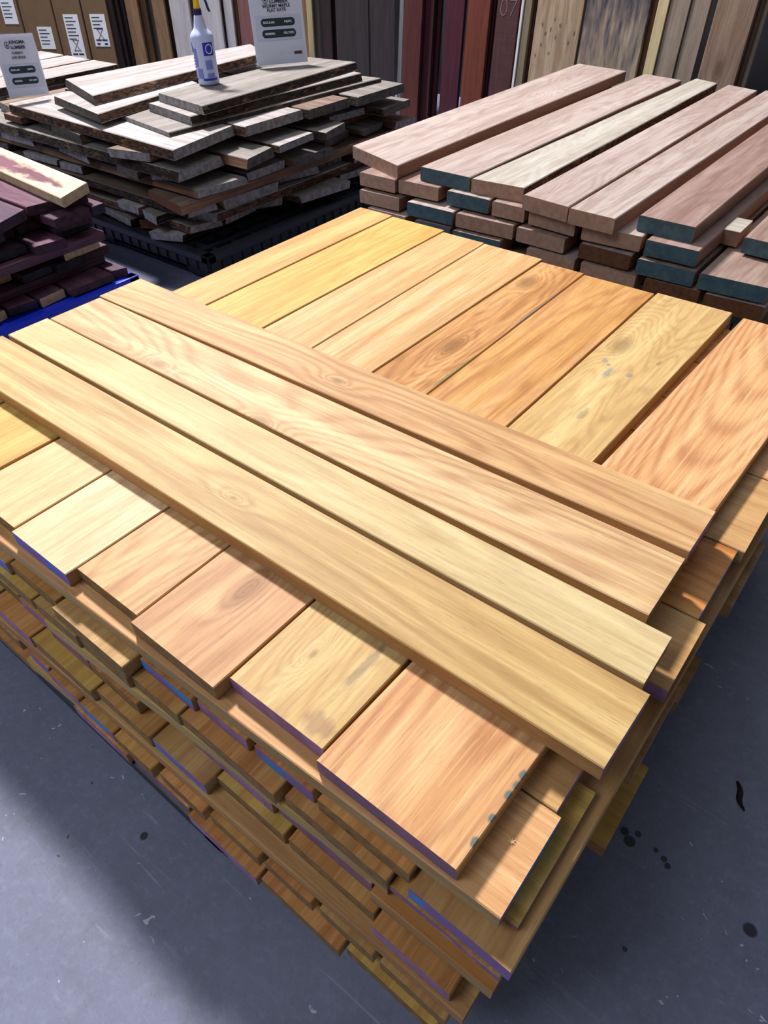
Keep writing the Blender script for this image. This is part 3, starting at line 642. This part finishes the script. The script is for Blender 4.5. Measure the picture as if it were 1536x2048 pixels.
sm('recess_shade', (46, 36, 36), (26, 20, 22)); sm('tan', (150, 120, 92), (112, 82, 58)); sm('brown', (106, 80, 60), (72, 52, 40)); sm('white', (206, 202, 206), (180, 174, 176))
sm('pink', (142, 98, 98), (114, 74, 74)); sm('cream', (196, 180, 140), (166, 146, 108)); sm('greygreen', (106, 104, 98), (82, 80, 76)); sm('darkbrown', (66, 50, 52), (46, 34, 38))
sm('greybrown', (74, 66, 68), (56, 50, 52)); sm('red', (84, 44, 40), (60, 32, 32)); sm('darkred', (68, 32, 38), (46, 24, 28)); sm('purplered', (74, 32, 44), (50, 24, 36))
sm('orangered', (106, 54, 42), (80, 40, 34)); sm('brownpurple', (84, 52, 54), (60, 38, 42), tiger=.3); sm('olive', (122, 112, 90), (92, 82, 64)); sm('greyoak', (146, 132, 120), (112, 96, 84))
S['spalt'] = wood('standing_spalted', (168, 146, 122), (124, 98, 74), (190, 172, 150), rings=5, contrast=.45, warp=1.0, seed=44, vary=0, patch=((104, 88, 74), .7, .6), stains=tuple((x_, y_, .014, .008, (70, 66, 68), .75) for x_, y_ in ((-.50, .10), (-.52, .04), (-.545, .07), (-.56, .0), (-.50, -.02), (-.60, .09), (-.64, .03), (-.47, .02), (-.58, -.09), (-.53, -.12), (-.66, .12))))
S['black'] = wood('standing_blackened', (158, 142, 124), (124, 104, 86), (176, 164, 148), rings=5, contrast=.4, warp=.8, seed=47, vary=0, stains=((.50, .05, 1.25, 4.0, (58, 58, 72), .97),), sf=(5.0, 30.0, 5.0))
S['bigbrown'] = wood('standing_big_brown', (146, 122, 106), (110, 86, 72), (168, 148, 132), rings=5, contrast=.4, warp=.8, seed=50, vary=0, knots=((-.62, .0, .03, 1.2),))
rowL = [(227, 236, 'recess_shade', 'almost black narrow board standing in for the shaded recess right of the cartons', -.01), (236, 246, 'darkbrown', 'very dark brown board standing in for recess shade beside the almost black one', .03), (247, 258, 'recess_shade', 'blackish board standing in for recess shade left of the first tan board', .07),  # these three stand in for a dark recess, its shade put into their colour
        (259, 284, 'tan', 'light tan narrow board, leftmost of the light ones', 0), (286, 301, 'brown', 'narrow brown board between two tan ones', .05), (300, 316, 'greygreen', 'thin grey board among the tan ones', .1), (312, 337, 'tan', 'golden tan board left of the wide white one', .02),
        (337, 347, 'darkbrown', 'dark strip of board left of the wide white one', .1), (346, 385, 'white', 'wide white board left of the spray bottle', -.02), (384, 396, 'tan', 'tan board edge behind the spray bottle', .06), (394, 446, 'white', 'white board with curved right edge behind the spray trigger', .0),
        (446, 456, 'brown', 'brown strip between two white boards', .08), (452, 470, 'white', 'narrow white board left of the price sign', .02), (468, 480, 'brown', 'brown edge beside the pinkish board', .06), (480, 514, 'pink', 'dusty pink board left of the price sign', .0),
        (514, 560, 'brown', 'brown board behind the price sign', .05), (560, 606, 'greygreen', 'grey board behind the price sign', .05), (603, 616, 'tan', 'tan board just right of the price sign', .0), (615, 627, 'cream', 'cream board edge right of the price sign', -.02), (627, 642, 'greygreen', 'grey green board right of the cream edge', .03),
        (640, 664, 'darkbrown', 'dark brown board right of the grey green one', .0), (662, 674, 'purplered', 'thin purplish strip between dark boards', .06), (672, 738, 'greybrown', 'wide dark grey brown board above the floor gap', .0), (741, 790, 'greybrown', 'grey brown board standing on the visible floor strip', -.03)]
rowR = [(797, 806, 'white', 'thin pale edge left of the first red board', .06), (807, 843, 'red', 'dull red brown board, leftmost of the red ones', 0), (845, 866, 'darkred', 'narrow dark red board', .04), (868, 880, 'darkred', 'thinner dark red board beside the narrow one', .09), (888, 926, 'purplered', 'dark purple red board', .03),
        (932, 976, 'orangered', 'orange red board in the middle of the red ones', -.01), (976, 986, 'darkred', 'dark red strip standing in for the shaded gap right of the orange red board', .04), (990, 1034, 'brownpurple', 'purplish brown board with chalk marks', .0), (1036, 1042, 'white', 'thin white painted board edge among dark boards', .0), (1044, 1058, 'olive', 'olive brown narrow board', .0),  # strip right of the orange red board paints the shade of a gap
        (1059, 1066, 'brown', 'brown edge left of the spalted board', .05), (1068, 1160, 'spalt', 'spalted board with dark streaks and worm marks', .0), (1164, 1290, 'black', 'wide board with blackened upper half', .01), (1292, 1306, 'brown', 'dark brown bark strip beside the blackened board', .06), (1304, 1326, 'cream', 'cream yellow narrow board', -.01),
        (1328, 1368, 'greyoak', 'grey brown board right of the cream one', .0), (1370, 1408, 'greyoak', 'second grey brown board, left of the big one', .01), (1420, 1500, 'bigbrown', 'big brown board with a dark knot hole near its foot', -.05), (1502, 1512, 'brown', 'brown edge right of the big board', .0), (1514, 1524, 'greyoak', 'thin grey strip near the right frame edge', .03)]
for row, tag_ in ((rowL, 'L'), (rowR, 'R')):
    for (x0, x1, k, lab, dp) in row:
        standing(x0 + .6, x1 - .6, S[k], lab, tag_, dp, h=2.3 if k not in ('cream',) else 2.4)
# cartons
def carton_mat():
    t = NT('cardboard'); tc = t.new('ShaderNodeTexCoord'); w = t.noise(tc.outputs['Object'], 3, 4, .6)
    t.put(t.b.inputs['Base Color'], t.mix(t.ramp(w, .35, .7), s2l((126, 100, 74)), s2l((108, 84, 62)))); t.b.inputs['Roughness'].default_value = .85
    return t.m
CARD = carton_mat(); PAPER = plain('white_paper', (238, 240, 250), .8); INK = plain('black_print', (40, 42, 60), .8); CARDS = plain('cardboard_tape', (118, 94, 72), .5)
def text_mesh(body, size, mat, parent, M, name='lettering', align='CENTER', ext=.0004, bold=0):
    cu = bpy.data.curves.new(name, 'FONT'); cu.body = body; cu.size = size; cu.align_x = align; cu.align_y = 'CENTER'; cu.extrude = ext; cu.offset = bold
    tmp = bpy.data.objects.new('tmp', cu); COL.objects.link(tmp)
    me = bpy.data.meshes.new_from_object(tmp.evaluated_get(bpy.context.evaluated_depsgraph_get())); bpy.data.objects.remove(tmp)
    me.name = name; me.materials.clear(); me.materials.append(mat)
    o = bpy.data.objects.new(name, me); COL.objects.link(o); o.parent = parent; o.matrix_local = M
    return o
def face_at(x, y, d=0.001):      # local frame of an upright sheet: X right, Z up, facing -Y
    return Matrix.Translation((x, -d, y)) @ Matrix.Rotation(math.pi / 2, 4, 'X')
def carton(x0, x1, lab, labels, h=1.9, seed=0):
    P0 = LP + LN * .0; a = hit(x0, 60, P0, LN); b = hit(x1, 60, P0, LN); w = (b - a).length; c = (a + b) / 2
    foot = Vector((c.x, c.y, 0)) - LN * (c.z * math.tan(math.radians(5)))
    r = empty('carton', foot); r.rotation_euler = (math.radians(-5), 0, LA); tag(r, lab, 'carton', 'tall cartons leaning at the far left')
    bm = bmesh.new(); bx(bm, -w / 2, w / 2, 0, .28, .025, h, .006); bm_obj('box_body', bm, [CARD], r)
    bm = bmesh.new(); bx(bm, -w / 2 + .012, -w / 2 + .03, -.0012, 0, .03, h - .01); bm_obj('flap_edge', bm, [CARDS], r)
    Mi = (Matrix.Translation(foot) @ Matrix.Rotation(LA, 4, 'Z') @ Matrix.Rotation(math.radians(-5), 4, 'X')).inverted()
    for (lx, ly, lw, lh, kind) in labels:        # label centre in the picture -> its place on the carton face
        wp = CAM.copy(); nn = (Mi.inverted().to_3x3() @ Vector((0, 1, 0)))
        d = (lx - 768) * CX + (ly - 1024) * CY + FPX * CF
        wp = CAM + d * ((foot - CAM).dot(nn) / d.dot(nn)); l = Mi @ wp
        s = empty('shipping_label', l); s.parent = r
        bm = bmesh.new(); bx(bm, -lw / 2, lw / 2, -.0015, -.0003, -lh / 2, lh / 2); bm_obj('label_paper', bm, [PAPER], s)
        bm = bmesh.new(); y = lh / 2 - .02; k = 0
        while y > (-lh / 2 + .02 if kind == 0 else 0):
            ww = lw * (.55, .7, .5, .62)[k % 4]; bx(bm, -lw * .4, -lw * .4 + ww, -.002, -.0015, y - .003, y + .003); y -= .022; k += 1
        if kind:
            bx(bm, -lw * .38, -.004, -.002, -.0015, -lh * .30 - .005, -lh * .30 + .005); bx(bm, .004, lw * .38, -.002, -.0015, -lh * .30 - .005, -lh * .30 + .005)
            bx(bm, -lw * .36, -lw * .15, -.002, -.0015, -lh * .42 - .006, -lh * .42 + .006); bx(bm, lw * .15, lw * .36, -.002, -.0015, -lh * .42 - .006, -lh * .42 + .006)
            for sg in (-1, 1):      # crossed-out bin symbol
                for j in range(9):
                    f = j / 8 - .5; bx(bm, sg * f * .05 - .003, sg * f * .05 + .003, -.002, -.0015, -lh * .12 + f * .07 - .004, -lh * .12 + f * .07 + .004)
            bx(bm, -.02, .02, -.002, -.0015, -lh * .12 - .036, -lh * .12 - .032); bx(bm, -.02, .02, -.002, -.0015, -lh * .12 + .03, -lh * .12 + .034)
        bm_obj('printed_lines', bm, [INK], s)
    return r
CHALK = plain('chalk', (118, 96, 98), .9)
for o_ in list(COL.objects):
    if o_.get('label', '').startswith('purplish brown board with chalk'):
        p_ = hit(1012, 18, Vector((0, 4.10, 0)), Vector((0, 1, 0)))
        l_ = o_.matrix_world.inverted() @ p_
        text_mesh('07', .13, CHALK, o_, Matrix(((0, 1, 0, l_.x), (-1, 0, 0, l_.y), (0, 0, 1, .001), (0, 0, 0, 1))), name='chalk_mark', bold=-.0035)
carton(-42, 46, 'cardboard carton at the left frame edge with a torn white label', [(18, 24, .115, .15, 0)])
carton(50, 113, 'cardboard carton with one small label, second from left', [(93, 76, .12, .14, 0)])
carton(116, 170, 'cardboard carton with the longest white label', [(151, 79, .12, .31, 1)])
carton(173, 222, 'cardboard carton with a short label, rightmost of the cartons', [(200, 61, .12, .20, 1)])

# ================================================================== PRICE SIGNS
ACR = plain('clear_acrylic', (240, 244, 255), .08, trans=.9, alpha=.35, ior=1.3)
SHEET = plain('printed_sheet', (234, 237, 250), .55); PANEL = plain('printed_grey_panel', (196, 203, 228), .6); PILL = plain('dark_green_print', (28, 52, 56), .5)
INK2 = plain('dark_print', (50, 52, 70), .7); BRN = plain('brown_print', (84, 62, 60), .7)
def rounded_plate(bm, cx, cz, w, h, y0, y1, r):
    pts = []
    for (sx, sz, a0) in ((1, 1, 0), (-1, 1, 90), (-1, -1, 180), (1, -1, 270)):
        for i in range(8):
            a = math.radians(a0 + i * 90 / 7); pts.append((cx + sx * (w / 2 - r) + r * math.cos(a), cz + sz * (h / 2 - r) + r * math.sin(a)))
    A_ = [bm.verts.new((x, y0, z)) for x, z in pts]; B_ = [bm.verts.new((x, y1, z)) for x, z in pts]
    bm.faces.new(A_); bm.faces.new(B_[::-1])
    for i in range(len(pts)): bm.faces.new((A_[i], A_[(i + 1) % len(pts)], B_[(i + 1) % len(pts)], B_[i]))
def price_sign(bl, br, z, Hs, lines, lab, prices, extra, lay, roll=0):
    a = at(*bl, z); b = at(*br, z); c = (a + b) / 2; w = (b - a).length; ang = math.atan2(b.y - a.y, b.x - a.x)
    r = empty('price_sign', (c.x, c.y, z + .0065), ang); r.rotation_euler = (math.radians(-7), math.radians(roll), ang)
    tag(r, lab, 'sign', 'price signs standing on the slab piles')
    bm = bmesh.new(); bx(bm, -w / 2, w / 2, -.0026, -.0012, .004, Hs); bx(bm, -w / 2, w / 2, .0012, .0026, .004, Hs); bx(bm, -w / 2, w / 2, -.035, .05, .0, .003)
    bm_obj('acrylic_holder', bm, [ACR], r)
    bm = bmesh.new(); bx(bm, -w / 2 + .002, w / 2 - .002, -.001, .001, .006, Hs - .003); s = bm_obj('paper_sheet', bm, [SHEET], r)
    F = .0032
    u = w / .216
    text_mesh('KINGMA', .0205 * u, INK2, r, face_at(.012 * u, Hs * lay[0], F), bold=.0004); text_mesh('LUMBER', .0205 * u, INK2, r, face_at(.012 * u, Hs * lay[1], F), bold=.0004)
    bm = bmesh.new(); zm = Hs * (lay[0] + lay[1]) / 2
    for k in range(40):        # ring of the tree emblem
        a0 = 2 * math.pi * k / 40; ex, ez = -.042 * u + .0105 * u * math.cos(a0), zm + .0145 * u * math.sin(a0); bx(bm, ex - .0012, ex + .0012, -F - .0004, -F, ez - .0012, ez + .0012)
    v = [bm.verts.new(p) for p in ((-.0475 * u, -F, zm - .005 * u), (-.0365 * u, -F, zm - .005 * u), (-.042 * u, -F, zm + .009 * u))]; bm.faces.new(v)
    bx(bm, -.0430 * u, -.0410 * u, -F - .0003, -F, zm - .011 * u, zm - .005 * u)
    bm_obj('tree_emblem', bm, [INK2], r)
    for i, t in enumerate(lines): text_mesh(t, .0158 * u, INK2, r, face_at(.0, Hs * lay[2 + i], F), bold=.0002)
    bm = bmesh.new(); bx(bm, -w * .42, w * .42, -F + .0002, -F + .0008, Hs * (lay[5] - .09), Hs * (lay[4] + .085)); bm_obj('shaded_panel', bm, [PANEL], r)
    for i, (l, p) in enumerate(prices):
        zc = Hs * lay[4 + i]; bm = bmesh.new(); rounded_plate(bm, 0, zc, w * .64, Hs * .11, -F, -F - .0006, Hs * .053); bm_obj('price_pill', bm, [PILL], r)
        text_mesh(l, .0105 * u, PAPER, r, face_at(-w * .17, zc, F + .0007), bold=.0002); text_mesh(p, .0105 * u, PAPER, r, face_at(w * .19, zc, F + .0007), bold=.0002)
    if extra:
        bm = bmesh.new()
        for (x0, x1, z0, z1) in ((w * .20, w * .44, Hs * .235, Hs * .238), (w * .20, w * .44, Hs * .10, Hs * .103), (w * .20, w * .203, Hs * .10, Hs * .235), (w * .437, w * .44, Hs * .10, Hs * .235)): bx(bm, x0, x1, -F - .0003, -F, z0, z1)
        bm_obj('thin_frame', bm, [PANEL], r)
        bm = bmesh.new(); rounded_plate(bm, w * .32, Hs * .165, w * .155, Hs * .042, -F, -F - .0005, Hs * .012); bm_obj('small_button', bm, [BRN], r)
    return r
price_sign((515, 138), (617, 129), .6325, .300, ['WORMY MAPLE', 'FLAT RATE'], 'white price sign with two dark green pills beside the spray bottle', [('REGULAR:', '$42/PC'), ('MEMBER:', '$33.77/PC')], True, (.935, .874, .81, .755, .596, .444))
price_sign((22, 204), (100, 190), .561, .258, ['CHERRY', 'LIVE EDGE'], 'white price sign for cherry slabs at the left in front of the cartons', [('REGULAR:', '$68/PC'), ('MEMBER:', '$57.46/PC')], False, (.865, .785, .70, .63, .44, .265), 4)

# ================================================================== SPRAY BOTTLE
def bottle():
    q = at(419, 168, .6325); r = empty('spray_bottle', (q.x, q.y, .6325), math.radians(35)); tag(r, 'white plastic spray bottle with blue label and yellow trigger head', 'bottle')
    PL = plain('milky_plastic', (196, 206, 244), .3); t = PL.node_tree.nodes['Principled BSDF']; t.inputs['Subsurface Weight'].default_value = .3; t.inputs['Subsurface Radius'].default_value = (.01, .01, .012)
    LB = plain('blue_label', (36, 52, 170), .4); YL = plain('yellow_plastic', (238, 198, 20), .35); NV = plain('navy_plastic', (34, 26, 92), .35); LT = plain('pale_blue_print', (120, 134, 214), .4)
    R0 = .050
    bm = bmesh.new(); lathe(bm, [(.038, 0), (R0 - .003, .004), (R0 - .001, .012), (R0 - .001, .10), (R0, .15), (R0 + .002, .178), (R0 + .001, .190), (.044, .201), (.034, .211), (.028, .220), (.024, .240), (.019, .260), (.0155, .270)], 40); bm_obj('bottle_body', bm, [PL], r)
    def patch(a0, a1, z0, z1, m, name, rr=R0 + .0014):
        bm = bmesh.new(); n = max(3, int((a1 - a0) / 6)); ps = []
        for i in range(n + 1):
            a = math.radians(a0 + (a1 - a0) * i / n); ps.append((bm.verts.new((rr * math.cos(a), rr * math.sin(a), z0)), bm.verts.new((rr * math.cos(a), rr * math.sin(a), z1))))
        for A_, B_ in zip(ps, ps[1:]): bm.faces.new((A_[0], B_[0], B_[1], A_[1]))
        g = bmesh.ops.extrude_face_region(bm, geom=list(bm.faces))
        for v in g['geom']:
            if isinstance(v, bmesh.types.BMVert): k = (rr - .0012) / rr; v.co.x *= k; v.co.y *= k
        return bm_obj(name, bm, [m], r)
    # camera side is local -90 degrees or so
    patch(-172, -146, .130, .168, LB, 'blue_label_block'); patch(-78, -22, .118, .168, LB, 'blue_label_block')
    patch(-172, -140, .022, .030, LB, 'blue_label_stripe'); patch(-100, -22, .022, .030, LB, 'blue_label_stripe')
    patch(-140, -118, .075, .145, LT, 'printed_text_block'); patch(-126, -98, .03, .068, LT, 'printed_text_block'); patch(-76, -40, .065, .10, LT, 'printed_text_block'); patch(-74, -36, .034, .05, LT, 'printed_text_block')
    for k in range(5): patch(-168 + 0 * k, -148, .105 - k * .012, .110 - k * .012, LT, 'printed_text_line')
    bm = bmesh.new()            # white oval ring of the emblem on the blue block
    for k in range(30):
        a0 = 2 * math.pi * k / 30; th = math.radians(-48 + 17 * math.cos(a0)); z = .143 + .017 * math.sin(a0)
        x, y = (R0 + .0020) * math.cos(th), (R0 + .0012) * math.sin(th); bx(bm, x - .0011, x + .0011, y - .0011, y + .0011, z - .0016, z + .0016)
    bm_obj('oval_emblem', bm, [PAPER], r)
    bm = bmesh.new(); lathe(bm, [(.0165, .262), (.0175, .264), (.0175, .284), (.0155, .287)], 28); bm_obj('collar', bm, [NV], r)
    bm = bmesh.new(); lathe(bm, [(.0145, .287), (.0125, .31), (.012, .33), (.013, .345)], 24); bx(bm, -.035, .055, -.014, .014, .338, .372, .006); bm_obj('trigger_head', bm, [YL], r)
    bm = bmesh.new(); lathe(bm, [(.010, 0), (.011, .004), (.011, .018), (.006, .02)], 18)
    bmesh.ops.rotate(bm, verts=bm.verts, matrix=Matrix.Rotation(math.pi / 2, 3, 'Y')); bmesh.ops.translate(bm, verts=bm.verts, vec=(.055, 0, .357)); bm_obj('nozzle', bm, [NV], r)
    bm = bmesh.new(); n = 12; prev = None
    for i in range(n + 1):
        f = i / n; x = .022 + .036 * f ** .8 + .004 * math.sin(f * 5); z = .338 - .062 * f; w = .007
        ring = [bm.verts.new((x - .004, -w, z)), bm.verts.new((x + .003, -w, z)), bm.verts.new((x + .003, w, z)), bm.verts.new((x - .004, w, z))]
        if prev:
            for k in range(4): bm.faces.new((prev[k], prev[(k + 1) % 4], ring[(k + 1) % 4], ring[k]))
        else: bm.faces.new(ring)
        prev = ring
    bm.faces.new(prev); bm_obj('trigger', bm, [NV], r)
    return r
bottle()

# ================================================================== SMALL THINGS ON THE FLOOR
SPL = speckle('bark_splinter', (58, 40, 36), (34, 26, 26), 60, .4, .6, rough=.9)
bm = bmesh.new(); prev = None; p0 = at(1474, 1564, 0); p1 = at(1486, 1622, 0); L = (p1 - p0).length
for i in range(11):
    f = i / 10; w = .0055 * math.sin(math.pi * min(1, .08 + f * .9)) + .0008; y = .003 * math.sin(f * 7); x = f * L
    ring = [bm.verts.new((x, y - w, .0)), bm.verts.new((x, y + w, .0)), bm.verts.new((x, y + w * .3, .004 + w * .4)), bm.verts.new((x, y - w * .5, .003 + w * .4))]
    if prev:
        for k in range(4): bm.faces.new((prev[k], prev[(k + 1) % 4], ring[(k + 1) % 4], ring[k]))
    else: bm.faces.new(ring)
    prev = ring
bm.faces.new(prev)
o = bm_obj('bark_splinter', bm, [SPL]); o.location = (p0.x, p0.y, 0.0005); o.rotation_euler = (0, 0, math.atan2(p1.y - p0.y, p1.x - p0.x))
tag(o, 'thin dark bark splinter lying on the floor at the right', 'splinter')
bm = bmesh.new(); rc = random.Random(3)
for k in range(7):
    a0 = k * .9; l = rc.uniform(.003, .007); w = .0009
    p = [Vector((math.cos(a0) * l * f - math.sin(a0) * w * sd_, math.sin(a0) * l * f + math.cos(a0) * w * sd_, .0004 + .0012 * f)) for f, sd_ in ((0, -1), (0, 1), (1, .3), (1, -.3))]
    lo = [bm.verts.new(q_) for q_ in p]; hi = [bm.verts.new(q_ + Vector((0, 0, .0007))) for q_ in p]
    bm.faces.new(lo); bm.faces.new(hi[::-1])
    for i in range(4): bm.faces.new((lo[i], lo[(i + 1) % 4], hi[(i + 1) % 4], hi[i]))
o = bm_obj('wood_chip', bm, [plain('pale_splinters', (232, 200, 150), .7)]); q = at(1023, 1684, ZT - 2 * T); o.location = (q.x, q.y, ZT - 2 * T)
tag(o, 'tiny pale wood chip lying on the crosswise board at the near corner', 'chip')
